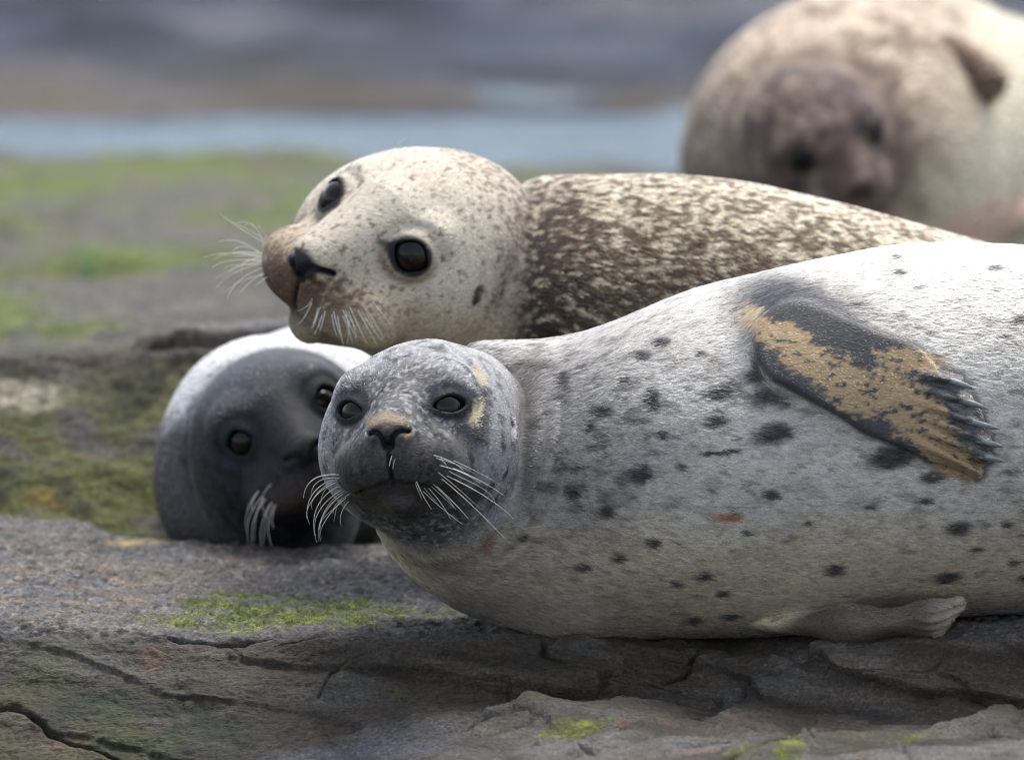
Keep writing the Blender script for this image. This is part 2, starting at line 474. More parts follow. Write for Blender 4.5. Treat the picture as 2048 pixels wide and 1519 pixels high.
Tb = np.linspace(0, 4, 220)
def bank_prof(top, base=1100):
    return [(0, .60, base + 80), (1, .66, base), (2, .80, (base + top) / 2), (2.75, .93, top + 12), (3, .98, top), (3.25, 1.06, top + 40), (4, 1.5, top + 90)]
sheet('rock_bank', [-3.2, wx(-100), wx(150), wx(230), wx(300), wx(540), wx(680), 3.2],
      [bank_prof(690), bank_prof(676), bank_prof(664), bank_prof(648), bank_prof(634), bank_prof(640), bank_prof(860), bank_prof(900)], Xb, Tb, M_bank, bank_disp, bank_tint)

# ---- mossy terrace behind, the ground of the farther seal
def terr_disp(P, px, py):
    d = .05 * fbm(P * np.array([2, 2.6, 4]) + 12, 4) + .02 * fbm(P * np.array([8, 11, 14]) + 5, 3)
    return d - .05 * np.exp(-((py - 505 - 20 * fbm(P * 2, 2)) / 16) ** 2) * sstep(1400, 900, px)
def terr_tint(P, px, py, N):
    n1 = fbm(P * np.array([3, 3, 5]) + 30, 4); n2 = fbm(P * np.array([9, 9, 12]) + 8, 3)
    c = np.tile(np.array([.105, .10, .085]), (len(P), 1))
    g = sstep(-.16, .22, n1 + .7 * n2 + .22 * np.exp(-((py - 375) / 60) ** 2)) * sstep(1300, 900, px)
    c = mix(c, [.130, .160, .018], g * .9)
    c = mix(c, [.22, .19, .15], sstep(.12, .35, n2 - .3 * n1) * .7)
    c = mix(c, [.07, .16, .02], sstep(1.1, .4, blob(px, py, 175, 497, 32, 14)) )
    c = mix(c, [.05, .05, .055], sstep(.15, .4, n2 + .2) * .35)
    c = mix(c, [.12, .105, .085], sstep(470, 560, py) * sstep(640, 590, py) * sstep(-.1, .3, -n1) * .4)
    return np.clip(c, .004, 1)
M_terr = rock_material('terrace_rock', .3)
Xt = np.r_[np.linspace(-4.5, -.9, 50), np.linspace(-.88, .9, 200), np.linspace(.92, 4.5, 50)]
def terr_prof(top): return [(0, .95, 1080), (.45, 1.3, 800), (1, 1.6, 650), (2, 2.6, 492), (3, 4.6, top + 14), (3.3, 5.0, top), (3.6, 5.2, top + 30), (4, 5.7, top + 130)]
sheet('mossy_terrace', [-4.5, wx(-400), wx(300), wx(900), wx(1500), wx(2400), 4.5],
      [terr_prof(300), terr_prof(306), terr_prof(318), terr_prof(330), terr_prof(345), terr_prof(350), terr_prof(350)], Xt, np.linspace(0, 4, 150), M_terr, terr_disp, terr_tint)

# ---- far shore across the strip of water
def far_disp(P, px, py):
    return np.maximum((.16 * fbm(P * np.array([1.1, 1.6, 2.2]) + 3, 4) + .05 * fbm(P * 5 + 7, 4)) * sstep(6.5, 7.6, P[:, 1]), -.03)
def far_tint(P, px, py, N):
    n1 = fbm(P * np.array([1.3, 1.5, 3.2]) + 9, 3); n2 = fbm(P * np.array([3, 4, 8]) + 4, 4)
    c = np.tile(np.array([.044, .060, .098]), (len(P), 1))
    c = mix(c, [.15, .145, .16], sstep(.0, .3, n1) * .85)
    c = mix(c, [.012, .018, .034], sstep(.0, .2, -n1 + .5 * n2) * .9)
    base = np.exp(-((py - 195 - 40 * n1) / 42) ** 2)
    c = mix(c, [.115, .078, .040], base * sstep(-.4, .2, n2) * .85)
    c = mix(c, [.05, .045, .03], base * sstep(.05, .3, -n2) * .7)
    return np.clip(c, .004, 1)
M_far = rock_material('far_rock', .15)
Xf = np.linspace(-9, 9, 300)
def far_prof(w): return [(0, 6.3, w + 160), (1, 6.85, w), (2, 7.3, w - 90), (3, 8.4, w - 260), (4, 10.5, w - 560), (5, 16, w - 800)]
sheet('far_shore', [-9, wx(-600), wx(400), wx(1300), wx(2600), 9],
      [far_prof(228), far_prof(226), far_prof(240), far_prof(232), far_prof(250), far_prof(250)], Xf, np.linspace(0, 5, 160), M_far, far_disp, far_tint)

# ---- sea: one sheet to the horizon, lying in the channel between terrace and far shore
zs = float(z_from_pixel(240, 6.80))
mw = Mat('sea_water', .12, .5); mw.color((.04, .085, .125)); mw.p.inputs['IOR'].default_value = 1.33
mw.bump(mw.noise(9, 4, .6, stretch=(.6, 1, 1)), .05, .8); mw.bump(mw.noise(45, 3, .6), .006, .8)
gx = np.r_[-2500, np.linspace(-8, 8, 60), 2500]; gy = np.r_[-2500, np.linspace(2, 10, 60), 2500]
GX, GY = np.meshgrid(gx, gy, indexing='ij')
PW = np.c_[GX.ravel(), GY.ravel(), np.zeros(GX.size)]
PW[:, 2] = zs + .010 * fbm(PW * np.array([1.6, 2.6, 1]), 3) * (np.abs(PW[:, 0]) < 8.5)
ii = np.arange(GX.size).reshape(GX.shape)
FW = np.stack([ii[:-1, :-1], ii[1:, :-1], ii[1:, 1:], ii[:-1, 1:]], -1).reshape(-1, 4)
tag(new_mesh('sea', PW, FW, mw.m), 'pale blue strip of calm sea water before the far shore', 'water', kind='structure')
# seabed-rock filling the gaps below the ledges, so that nothing hangs over open water
print('rocks done', len(NP))

# ------------------------------------------------------------------ seal heads
def rot_head(yaw, pitch, roll):
    y, p, r = map(math.radians, (yaw, pitch, roll))
    cy, sy, cp, sp, cr, sr = math.cos(y), math.sin(y), math.cos(p), math.sin(p), math.cos(r), math.sin(r)
    Y = np.array([[cy, 0, sy], [0, 1, 0], [-sy, 0, cy]]); P = np.array([[1, 0, 0], [0, cp, sp], [0, -sp, cp]])
    R = np.array([[cr, sr, 0], [-sr, cr, 0], [0, 0, 1]])
    return R @ Y @ P

def nostril(a):
    """distance to the nostril slit, seen from the front"""
    pts = [(.035, -.25), (.048, -.165), (.095, -.105), (.150, -.088), (.195, -.095)]; d = 9.
    for u, v in zip(pts[:-1], pts[1:]): d = np.minimum(d, cap2(a[:, 0], a[:, 1], u, v, 0, 0)[0])
    return d

class Head:
    """head space: a sideways, b up, c towards the nose; 1 = half the head's width"""
    def __init__(s, center, scale, yaw, pitch, roll, eye_open=(.16, .10), eye_r=.19, lid_tilt=0., muzzle=1.0, eye=(.485, .24, .755), skull=(.99, .94, 1.04), pad_w=1.0, ear=(.97, .0, .2), brow=.25, slim=1.0):
        s.c = A3(*center); s.s = scale; s.R = rot_head(yaw, pitch, roll).astype(f32)
        s.eo = eye_open; s.er = eye_r; s.tilt = lid_tilt; s.mz = muzzle
        s.E = np.array(eye); s.sk = skull; s.pw = pad_w; s.ear = np.array(ear); s.br = brow; s.sl = slim
    def to_local(s, p):
        v = (p - s.c) * A3(1, -1, -1); return (v @ s.R) / f32(s.s)
    def coat_local(s, p):
        q = s.to_local(p); c = q[:, 2]; q[:, 2] = np.where(c > .9, .9 + (c - .9) / (1 + (s.mz - 1) * 2.6), c); return q
    def to_view(s, q):
        v = (np.asarray(q, float) @ s.R.T.astype(float)) * s.s; return v * np.array([1, -1, -1]) + s.c
    def eye_frame(s):
        o = np.array([.55, .16, .82]); o /= np.linalg.norm(o)
        h = np.cross([0, 1, 0], o); h /= np.linalg.norm(h); v = np.cross(o, h)
        ct, st = math.cos(s.tilt), math.sin(s.tilt)
        return o, h * ct + v * st, v * ct - h * st
    def sdf(s, p):
        q = s.to_local(p).astype(f32); a = q.copy(); a[:, 0] = np.abs(a[:, 0])
        m = s.mz
        d = ellipsoid(q, (0, .01, 0), s.sk)
        d = smin(d, sphere(a, (.38, -.24, .28), .57), .30)
        d = smin(d, rcone(q, (0, -.17, .50), (0, -.27, .98 * m), .59, .44 * s.sl), .22)
        d = smin(d, rcone(q, (0, .20, .70), (0, -.06, 1.26 * m), .38, .18), .18)
        d = smin(d, sphere(a, (.46, .40, .62), s.br), .22)
        ch = smin(rcone(q, (0, -.50, .40), (0, -.70, .93 * m), .46, .19), d, .10)
        pad = ellipsoid(a, (.225 * s.pw, -.385, 1.07 * m), (.30 * s.sl, .265 * s.sl, .30 * s.sl))
        pad = smin(pad, sphere(a, (.43 * s.pw, -.38, .86 * m), .28), .22)
        d = smin(ch, pad, .12)
        d = smin(d, ellipsoid(q, (0, -.115, 1.33 * m), (.205 * s.sl ** 2, .105 * s.sl, .12)), .10)
        mo = smin(rcone(a, (0, -.600, 1.34 * m), (.28, -.655, 1.20 * m), .018, .018), rcone(a, (.28, -.655, 1.20 * m), (.56, -.60, .80 * m), .018, .012), .02)
        d = smax(d, -mo, .05)
        # philtrum and nostrils
        fr = sstep(1.12 * m, 1.22 * m, q[:, 2])
        d = d + (.060 * np.exp(-(nostril(a) / .030) ** 2) + .035 * np.exp(-(a[:, 0] / .026) ** 2) * sstep(-.17, -.22, q[:, 1]) * sstep(-.68, -.60, q[:, 1])) * fr
        # eye: lid shell round the ball, with the opening cut out
        o, h, v = s.eye_frame(); e = a - A3(*s.E)
        xo, xh, xv = e @ o.astype(f32), e @ h.astype(f32), e @ v.astype(f32)
        le = length(e)
        d = smin(d, le - s.er * 1.13, .07)
        ring = np.sqrt((xh / (s.eo[0] * 1.55)) ** 2 + (xv / (s.eo[1] * 1.8)) ** 2)
        d = d + .018 * np.exp(-((ring - 1) / .22) ** 2) * (xo > 0)
        w, hh = s.eo
        k = np.sqrt((xh / w) ** 2 + (xv / (hh * (1 - .42 * np.clip(xh / w, -1, 1) ** 2))) ** 2)
        op = np.where(xo > 0, (k - 1) * min(w, hh), 1.)
        d = smax(d, -op, .015)
        # ear
        ea = s.ear.astype(f32); d = smax(d, -rcone(a, ea + A3(.01, .06, -.03), ea + A3(.01, -.08, .03), .045, .03), .05)
        return d * f32(s.s)
    def eyes(s): return [s.to_view(s.E * np.array([k, 1, 1])) for k in (-1, 1)]

def table_body(tab):
    xs = [t[0] for t in tab]
    g, (cy, cz, ry, rz) = smooth_table(xs, list(zip(*[t[1:] for t in tab])))
    g, cy, cz, ry, rz = [np.asarray(v, f32) for v in (g, cy, cz, ry, rz)]
    x0, x1 = g[0], g[-1]
    def f(p):
        x = p[:, 0]; xc = np.clip(x, x0, x1)
        CY, CZ, RY, RZ = [np.interp(xc, g, v).astype(f32) for v in (cy, cz, ry, rz)]
        k = np.sqrt(((p[:, 1] - CY) / RY) ** 2 + ((p[:, 2] - CZ) / RZ) ** 2)
        d = (k - 1) * np.minimum(RY, RZ)
        ex = np.abs(x - xc)
        return np.where(ex > 0, np.sqrt(np.maximum(d, 0) ** 2 + ex ** 2) + np.minimum(d, 0) * (ex <= 0), d)
    return f

def cap2(px, py, a, b, r1, r2):
    dx, dy = b[0] - a[0], b[1] - a[1]
    t = np.clip(((px - a[0]) * dx + (py - a[1]) * dy) / (dx * dx + dy * dy), 0, 1)
    return np.hypot(px - a[0] - t * dx, py - a[1] - t * dy) - (r1 + (r2 - r1) * t), t

# ---------------- shapes of the four seals (own pixel space; k and dep place them in the scene)
class Seal: pass

# A: grey spotted seal in front
A = Seal(); A.k, A.dep = 1.0, 0.0
A.head = Head((845, 872, -215), 192, -13, 7, -3.4, eye_open=(.180, .092), eye_r=.188, lid_tilt=.10, eye=(.447, .185, .775))
_ab = table_body([(840, 965, 10, 60, 30), (870, 960, 10, 215, 45), (905, 958, 10, 262, 70), (955, 962, 5, 275, 105), (1020, 970, 0, 286, 165), (1100, 976, 0, 296, 240), (1200, 965, 0, 313, 310), (1400, 926, 0, 352, 372),
                  (1600, 897, 0, 373, 390), (1800, 868, 0, 378, 395), (2048, 858, 0, 371, 390), (2300, 862, 0, 350, 370), (2600, 905, 0, 290, 310),
                  (2900, 980, 10, 200, 220), (3200, 1060, 20, 115, 130), (3340, 1095, 20, 80, 95), (3480, 1115, 20, 45, 110), (3640, 1130, 20, 22, 150), (3700, 1135, 20, 12, 120)])
CLAWS = [((1886, 764), (1931, 781)), ((1904, 802), (1961, 820)), ((1920, 844), (1983, 858)), ((1940, 881), (1989, 892)), ((1942, 911), (1991, 920))]
def flipperA(p, db):
    x, y = p[:, 0], p[:, 1]
    d1, t1 = cap2(x, y, (1585, 690), (1760, 775), 82, 92)
    d2, t2 = cap2(x, y, (1760, 775), (1872, 852), 92, 74)
    d = smin(d1, d2, 20)
    root = np.array([1730, 760]); rid = 0
    for k, ((bx, by), _) in enumerate(CLAWS + [((1925, 940), 0)]):
        df, tf = cap2(x, y, (1790 - 6 * k, 742 + 22 * k), (bx + 6, by - 1), 20, 13)
        d = smin(d, df, 5); rid = np.maximum(rid, np.exp(-(np.maximum(df + 14, 0) / 7) ** 2) * sstep(.1, .7, tf))
    along = np.clip(((x - 1560) * .86 + (y - 690) * .51) / 400, 0, 1)
    th = 32 - 20 * along + 11 * rid
    e1 = d + 9; e2 = np.abs(db - th * .55) - th + 9
    f = np.minimum(np.maximum(e1, e2), 0) + np.hypot(np.maximum(e1, 0), np.maximum(e2, 0)) - 9
    return np.where(p[:, 2] < 0, f, 1e3).astype(f32), along
def sdfA(p):
    b = _ab(p)
    b = smin(b, rcone(p, (1150, 1000, 0), (882, 962, -120), 264, 146), 60)
    b = smin(b, rcone(p, (1130, 1004, 0), (946, 990, -40), 262, 200), 40)
    b = smin(b, rcone(p, (1110, 1030, 0), (985, 1030, -40), 238, 172), 60)
    r_ = length((p - A3(850, 880, -120)) * A3(1, 1, .6))
    b = b + 2.6 * np.sin(r_ / 5.2 + .02 * p[:, 1]) * np.exp(-((r_ - 262) / 34) ** 2) * sstep(980, 1040, p[:, 0]) * sstep(780, 900, p[:, 1])
    b = b + 3.2 * np.sin(p[:, 0] / 74 + 1.4 * np.sin(p[:, 1] / 95)) * np.sin(p[:, 1] / 61 + p[:, 2] / 83 + .8 * np.sin(p[:, 0] / 130))
    out = b
    # fore flipper lying on the flank
    m = (p[:, 0] > 1400) & (p[:, 0] < 2060) & (p[:, 1] > 520) & (p[:, 1] < 1020) & (p[:, 2] < 0)
    if m.any():
        f, al = flipperA(p[m], b[m]); k = 70 * (1 - al) ** 3 + 5
        out = out.copy(); out[m] = smin(out[m], f, k)
    m = (p[:, 0] > 1400) & (p[:, 0] < 2000) & (p[:, 1] > 1080) & (p[:, 1] < 1360) & (p[:, 2] < 0)
    if m.any():
        q = p[m]; g = q * A3(1, 1, .45)
        f = smin(rcone(g, (1500, 1238, -62), (1690, 1244, -112), 14, 29), rcone(g, (1690, 1244, -112), (1840, 1230, -124), 29, 29), 60)
        f = smin(f, rcone(g, (1840, 1230, -124), (1898, 1202, -128), 28, 13), 40)
        f = f + 3 * np.sin(q[:, 1] * .35 + q[:, 2] * .12) * sstep(1780, 1900, q[:, 0])
        out[m] = smin(out[m], f, 6)
    m = length(p - A.head.c) < 440
    if m.any():
        hd = A.head.sdf(p[m]); q = p[m]
        thr = rcone(q, (858, 930, -200), (910, 985, -130), 142, 160)
        hd = smin(hd, thr, 60)
        hd = smin(hd, rcone(q, (875, 815, -170), (930, 812, -140), 120, 108), 60)
        out[m] = smin(out[m], hd, 9)
    return out
A.sdf = sdfA; A.lo, A.hi, A.h = (600, 440, -560), (3760, 1330, 440), 5.0
A.warp = 2150

# B: cream dappled seal lifting its head behind A
B = Seal(); B.k, B.dep = 1.05, 0.40
B.head = Head((846, 497, -150), 236, -29, -23, 38, eye_open=(.160, .136), eye_r=.172, lid_tilt=-.2, brow=.10, slim=.87, muzzle=1.13, eye=(.425, .215, .775), skull=(.90, .79, 1.0), pad_w=1.08, ear=(.875, .06, .34))
_bb = table_body([(930, 720, 40, 90, 90), (965, 705, 30, 220, 200), (1010, 692, 20, 305, 260), (1070, 686, 10, 334, 295), (1200, 688, 0, 337, 305), (1350, 692, 0, 343, 310), (1500, 706, 0, 340, 310),
                  (1700, 742, 0, 330, 310), (1900, 785, 0, 318, 305), (2048, 815, 0, 305, 300), (2300, 870, 10, 262, 270), (2600, 950, 20, 170, 200), (2850, 1010, 20, 90, 110), (3000, 1040, 20, 40, 110), (3150, 1050, 20, 18, 140)])
def sdfB(p):
    b = _bb(p)
    b = smin(b, rcone(p, (1090, 690, -30), (900, 600, -110), 300, 170), 60)
    out = b
    m = length(p - B.head.c) < 500
    if m.any():
        q = p[m]; hd = B.head.sdf(q)
        nk = rcone(q, (905, 510, -110), (885, 615, -120), 172, 160)
        nk = smin(nk, rcone(q, (870, 500, -130), (915, 480, -90), 175, 160), 40)
        hd = smin(hd, nk, 50)
        out = out.copy(); out[m] = smin(out[m], hd, 18)
    return out
B.sdf = sdfB; B.lo, B.hi, B.h = (440, 240, -600), (3200, 1100, 400), 5.0; B.warp = 2150

# C: dark seal in the gully, low behind the shelf
C = Seal(); C.k, C.dep = 1.075, 0.60
C.head = Head((566, 872, -150), 184, 8, -7, -27, eye_open=(.155, .145), eye_r=.175, eye=(.45, .22, .78))
def sdfC(p):
    b = rcone(p, (540, 885, 60), (640, 925, 520), 214, 262)
    b = smin(b, rcone(p, (640, 925, 520), (820, 970, 1400), 262, 240), 80)
    b = smin(b, rcone(p, (820, 970, 1400), (980, 1090, 2300), 240, 70), 80)
    b = smin(b, ellipsoid(p, (500, 975, 40), (190, 190, 170)), 60)
    b = smin(b, rcone(p, (650, 800, 100), (610, 790, 40), 130, 110), 40)
    m = length(p - C.head.c) < 380
    if m.any():
        q = p[m]; hd = C.head.sdf(q)
        hd = smin(hd, rcone(q, (545, 960, -120), (560, 1010, -20), 150, 160), 40)
        b = b.copy(); b[m] = smin(b[m], hd, 14)
    return b
C.sdf = sdfC; C.lo, C.hi, C.h = (260, 560, -520), (1250, 1260, 2420), 5.5; C.warp = None

# D: out-of-focus seal on the terrace behind
Dd = Seal(); Dd.k, Dd.dep = 1.30, 2.45
Dd.head = Head((1612, 278, -330), 150, 17, -36, -22, eye_open=(.15, .09), eye_r=.2)
def flD(p): return rcone(p * A3(1, 1, 1.3), (1888, 98, -168), (1968, 166, -212), 32, 42)
def sdfD(p):
    b = rcone(p, (1700, 325, 0), (1790, 330, 260), 335, 372)
    b = smin(b, rcone(p, (1790, 330, 260), (2000, 330, 900), 372, 330), 80)
    b = smin(b, rcone(p, (2000, 330, 900), (2300, 500, 1700), 330, 90), 80)
    b = smin(b, rcone(p, (1640, 330, -120), (1690, 380, -40), 240, 280), 90)
    fl = flD(p)
    b = smin(b, fl, 14)
    b = smin(b, rcone(p, (1930, 478, -80), (2060, 434, -40), 14, 30), 14)
    m = length(p - Dd.head.c) < 330
    if m.any():
        hd = Dd.head.sdf(p[m]); b = b.copy(); b[m] = smin(b[m], hd, 30)
    return b
Dd.sdf = sdfD; Dd.lo, Dd.hi, Dd.h = (1280, -120, -640), (2480, 760, 1840), 9.0; Dd.warp = None

# ------------------------------------------------------------------ coats (fur colours, with some crease shade and bounce light painted in)
SPOTS = [(1274, 943, 20, 22), (1529, 985, 16, 11), (1295, 801, 14, 22), (1271, 714, 17, 12), (1316, 688, 19, 9), (1387, 709, 12, 7), (1171, 854, 12, 13), (1316, 867, 10, 10), (1118, 764, 13, 20),
         (1421, 788, 30, 16), (1416, 843, 24, 14), (1200, 822, 17, 13), (1892, 1051, 29, 15), (1990, 1043, 10, 7), (2021, 1064, 9, 5), (1874, 1149, 31, 12), (2027, 1151, 10, 8), (2006, 1120, 9, 8),
         (1653, 1133, 20, 13), (1448, 1228, 18, 8), (1374, 1236, 17, 9), (1397, 1146, 17, 9), (1297, 1080, 15, 12), (1047, 1072, 12, 10), (1205, 1017, 16, 14), (1137, 980, 14, 18), (1837, 949, 24, 12),
         (1758, 912, 52, 24), (1532, 864, 40, 22), (1972, 540, 21, 7), (1777, 548, 13, 6), (1821, 577, 10, 5), (1974, 583, 11, 5), (1779, 517, 9, 4), (2040, 590, 14, 8), (2016, 643, 21, 10), (1982, 675, 14, 6),
         (1821, 996, 20, 7), (1432, 1180, 13, 7), (1932, 1093, 12, 5), (1240, 760, 10, 8), (1350, 930, 9, 7), (1480, 1060, 10, 6), (1600, 1040, 9, 5), (1720, 1010, 8, 5), (1340, 1160, 12, 8), (1230, 1110, 13, 10), (1160, 1130, 12, 9)]
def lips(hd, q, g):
    """bare dark lip skin, nostril and mouth recesses painted darker for definition"""
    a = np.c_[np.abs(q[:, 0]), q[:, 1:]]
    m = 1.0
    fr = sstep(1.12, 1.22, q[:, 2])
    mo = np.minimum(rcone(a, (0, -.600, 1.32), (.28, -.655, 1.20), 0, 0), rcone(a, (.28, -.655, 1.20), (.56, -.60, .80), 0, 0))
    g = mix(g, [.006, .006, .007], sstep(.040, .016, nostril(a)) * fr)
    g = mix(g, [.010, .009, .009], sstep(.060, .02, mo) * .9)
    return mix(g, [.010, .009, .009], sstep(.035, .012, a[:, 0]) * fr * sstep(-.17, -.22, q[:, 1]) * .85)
def eye_rim(hd, p, g, col=(.016, .016, .019), k=1.0):
    """naked dark skin of the eyelids"""
    a = hd.to_local(p); a[:, 0] = np.abs(a[:, 0]); o, h, v = hd.eye_frame(); e = a - hd.E
    ring = np.sqrt(((e @ h) / (hd.eo[0] * 1.42 * k)) ** 2 + ((e @ v) / (hd.eo[1] * 1.55 * k)) ** 2)
    return mix(g, col, sstep(1.12, .92, ring) * ((e @ o) > 0) * (length(e) < .5))
def coatA(p):
    x, y = p[:, 0], p[:, 1]; near = sstep(60, -60, p[:, 2])
    q = A.head.coat_local(p); aa = np.abs(q[:, 0])
    w = np.c_[x * .55, y, p[:, 2]]
    n1 = fbm(p / 130., 3); n2 = fbm(w / 34. + 7, 4); n3 = fbm(w / 11. + 3, 3)
    c = np.tile(np.array([.47, .445, .405]), (len(p), 1))
    chest = sstep(1500, 1060, x + 120 * n1)
    c = mix(c, [.20, .19, .18], chest * .85)
    c = mix(c, [.055, .053, .052], sstep(-.02, .34, n2 + .25 * n1 + .3 * n3) * (.30 + .50 * chest))
    c = mix(c, [.07, .066, .062], sstep(.20, .38, fbm(w / 16. + 31, 3)) * (.55 + .30 * chest))
    low = sstep(960, 1180, y + 60 * n1); c = mix(c, [.58, .47, .32], low * .75 * (1 - .5 * chest))  # warm bounce light from the rock painted into the belly colour
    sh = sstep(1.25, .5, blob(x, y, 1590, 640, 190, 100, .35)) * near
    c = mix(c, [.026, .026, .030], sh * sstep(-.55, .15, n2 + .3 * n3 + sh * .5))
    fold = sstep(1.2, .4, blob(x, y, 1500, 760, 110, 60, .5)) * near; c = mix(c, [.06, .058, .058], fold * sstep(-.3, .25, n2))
    ax = x + 7 * n3 + 9 * n2; ay = y + 7 * n3
    dark = np.zeros(len(p))
    for sx, sy, rx, ry in SPOTS:
        m = (np.abs(x - sx) < rx * 2 + 20) & (np.abs(y - sy) < ry * 2 + 20)
        if m.any(): dark[m] = np.maximum(dark[m], sstep(1.35, .55, blob(ax[m], ay[m], sx, sy, rx, ry, -.12)))
    dark *= near
    far = 1 - near
    dark = np.maximum(dark, far * sstep(.32, .46, fbm(p / 40. + 50, 2)))
    dark = np.maximum(dark, .6 * sstep(.36, .5, fbm(w / 22. + 90, 2)) * sstep(1050, 1250, x))
    c = mix(c, [.026, .026, .029], dark * .93)
    sc_ = sstep(1.2, .6, blob(ax, ay, 1425, 901, 46, 4, -.12)) * near; c = mix(c, [.02, .02, .02], sc_)
    c = mix(c, [.26, .085, .045], sstep(1.25, .5, blob(ax, ay, 1446, 1029, 30, 10, .05)) * near * .85)
    c = mix(c, [.17, .07, .045], sstep(1.25, .5, blob(ax, ay, 975, 1085, 16, 30, .2)) * near * .6)
    # fore flipper: charcoal with worn tan patches
    db = _ab(p); fl, al = flipperA(p, db)
    fm = sstep(14, 2, fl) * near
    c = mix(c, [.045, .045, .050], fm * .95); dg = sstep(1.15, .7, blob(x, y, 1905, 850, 70, 110, -.35)) * fm; c = mix(c, [.16, .155, .155], dg * sstep(-.3, .3, fbm(np.c_[x * .25, y, p[:, 2]] / 9., 2)))
    tbl = [(1500, 648, 62, 24, .6), (1600, 718, 84, 38, .60), (1690, 775, 84, 46, .60), (1780, 800, 90, 52, .55), (1850, 880, 92, 38, .78), (1900, 925, 50, 22, .5), (1800, 722, 70, 22, .12), (1560, 668, 50, 20, .3)]
    tn = np.minimum.reduce([blob(x, y, *t_) for t_ in tbl])
    tn = sstep(1.12, .85, tn + .55 * n2 + .75 * fbm(w / 8. + 77, 3))
    c = mix(c, [.33, .235, .135], tn * near * sstep(70, 24, fl))
    c = mix(c, [.055, .05, .05], tn * near * sstep(.17, .27, fbm(w / 13. + 21, 3)))
    lf = sstep(1.15, .85, blob(x, y, 1740, 1235, 190, 46, -.12)) * sstep(-150, -240, p[:, 2]); c = mix(c, [.080, .068, .058], lf * .95)
    c = mix(c, [.36, .30, .23], lf * sstep(1820, 1900, x) * .8)
    # head
    hm = sstep(1.32, 1.12, length(q * np.array([1, 1, .8]) - np.array([0, 0, .25])))
    hm = hm * sstep(1052, 1030, x)
    g = np.tile(np.array([.110, .106, .108]), (len(p), 1))
    nh = fbm(q * np.array([7, 4, 7]) + 3, 4); nh2 = fbm(q * 18, 3)
    g = mix(g, [.30, .30, .315], sstep(.62, .98, np.hypot(q[:, 0], np.maximum(q[:, 1], q[:, 1] * .55))) * .8)
    g = mix(g, [.026, .026, .029], sstep(-.06, .26, nh) * .85)
    g = mix(g, [.36, .35, .34], sstep(.25, -.35, q[:, 2]) * .7)
    g = mix(g, [.40, .40, .41], sstep(.04, .30, nh2) * .65 * (1 - sstep(.0, -.3, q[:, 1]) * sstep(.6, .9, q[:, 2])))
    mz = sstep(1.1, .5, length((np.c_[aa, q[:, 1], q[:, 2]] - np.array([.22, -.42, 1.15])) / np.array([.52, .33, .58])))
    g = mix(g, [.040, .036, .036], mz * .92)
    g = mix(g, [.10, .085, .07], mz * sstep(.05, .35, fbm(q * np.array([22, 9, 14]) + 9, 3)) * .6)
    g = mix(g, [.05, .05, .055], sstep(.30, .12, length(np.c_[aa, q[:, 1:]] - np.array([.52, .26, .86]))) * .75)
    g = mix(g, [.34, .25, .155], sstep(1.15, .5, blob(x + 10 * nh2, y, 778, 840, 46, 19, 0) + .7 * nh2) * .7)
    g = mix(g, [.36, .25, .13], sstep(1.2, .6, blob(x, y, 818, 862, 12, 14, .4)) * .7)
    nf = fbm(p / 6. + 3, 3); tb = np.minimum(blob(x + 8 * n3, y, 962, 752, 12, 26, -.5), blob(x + 8 * n3, y, 954, 824, 13, 30, .15)) + .9 * nf
    g = mix(g, [.04, .038, .04], sstep(1.3, .6, blob(x + 12 * n2, y + 10 * n2, 950, 840, 34, 66, .25)) * .85)
    g = mix(g, [.46, .39, .25], sstep(1.15, .5, tb) * .75)
    g = mix(g, [.028, .028, .032], sstep(1.15, .8, length((q - np.array([0, -.12, 1.42])) / np.array([.20, .13, .14]))) * .7)
    g = mix(g, [.012, .011, .012], sstep(.035, .015, np.abs(q[:, 0])) * sstep(1.2, 1.35, q[:, 2]) * sstep(-.15, -.22, q[:, 1]))
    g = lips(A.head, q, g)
    g = mix(g, [.045, .040, .036], sstep(-.56, -.68, q[:, 1]) * sstep(.3, .7, q[:, 2]) * .85)
    pit = sstep(.16, .30, fbm(q * 24 + 60, 2)) * sstep(1., .5, length((np.c_[aa, q[:, 1:]] - np.array([.36, -.36, 1.15])) / .36)); g = mix(g, [.012, .012, .014], pit * .8)
    rim_ = length((np.c_[aa, q[:, 1:]] - np.array([.50, .20, .90])) / np.array([1.25, .85, 1.])); g = mix(g, [.030, .033, .040], sstep(.21, .165, rim_) * .9)
    g = eye_rim(A.head, p, g, (.022, .024, .029))
    c = mix(c, g, hm)
    neckd = np.exp(-((x - 1052 - 14 * n2) / 26) ** 2) * sstep(690, 740, y) * sstep(1060, 950, y) * near  # shade of the neck crease painted into the coat
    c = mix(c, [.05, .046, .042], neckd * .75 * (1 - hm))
    return np.clip(c, .006, .95)

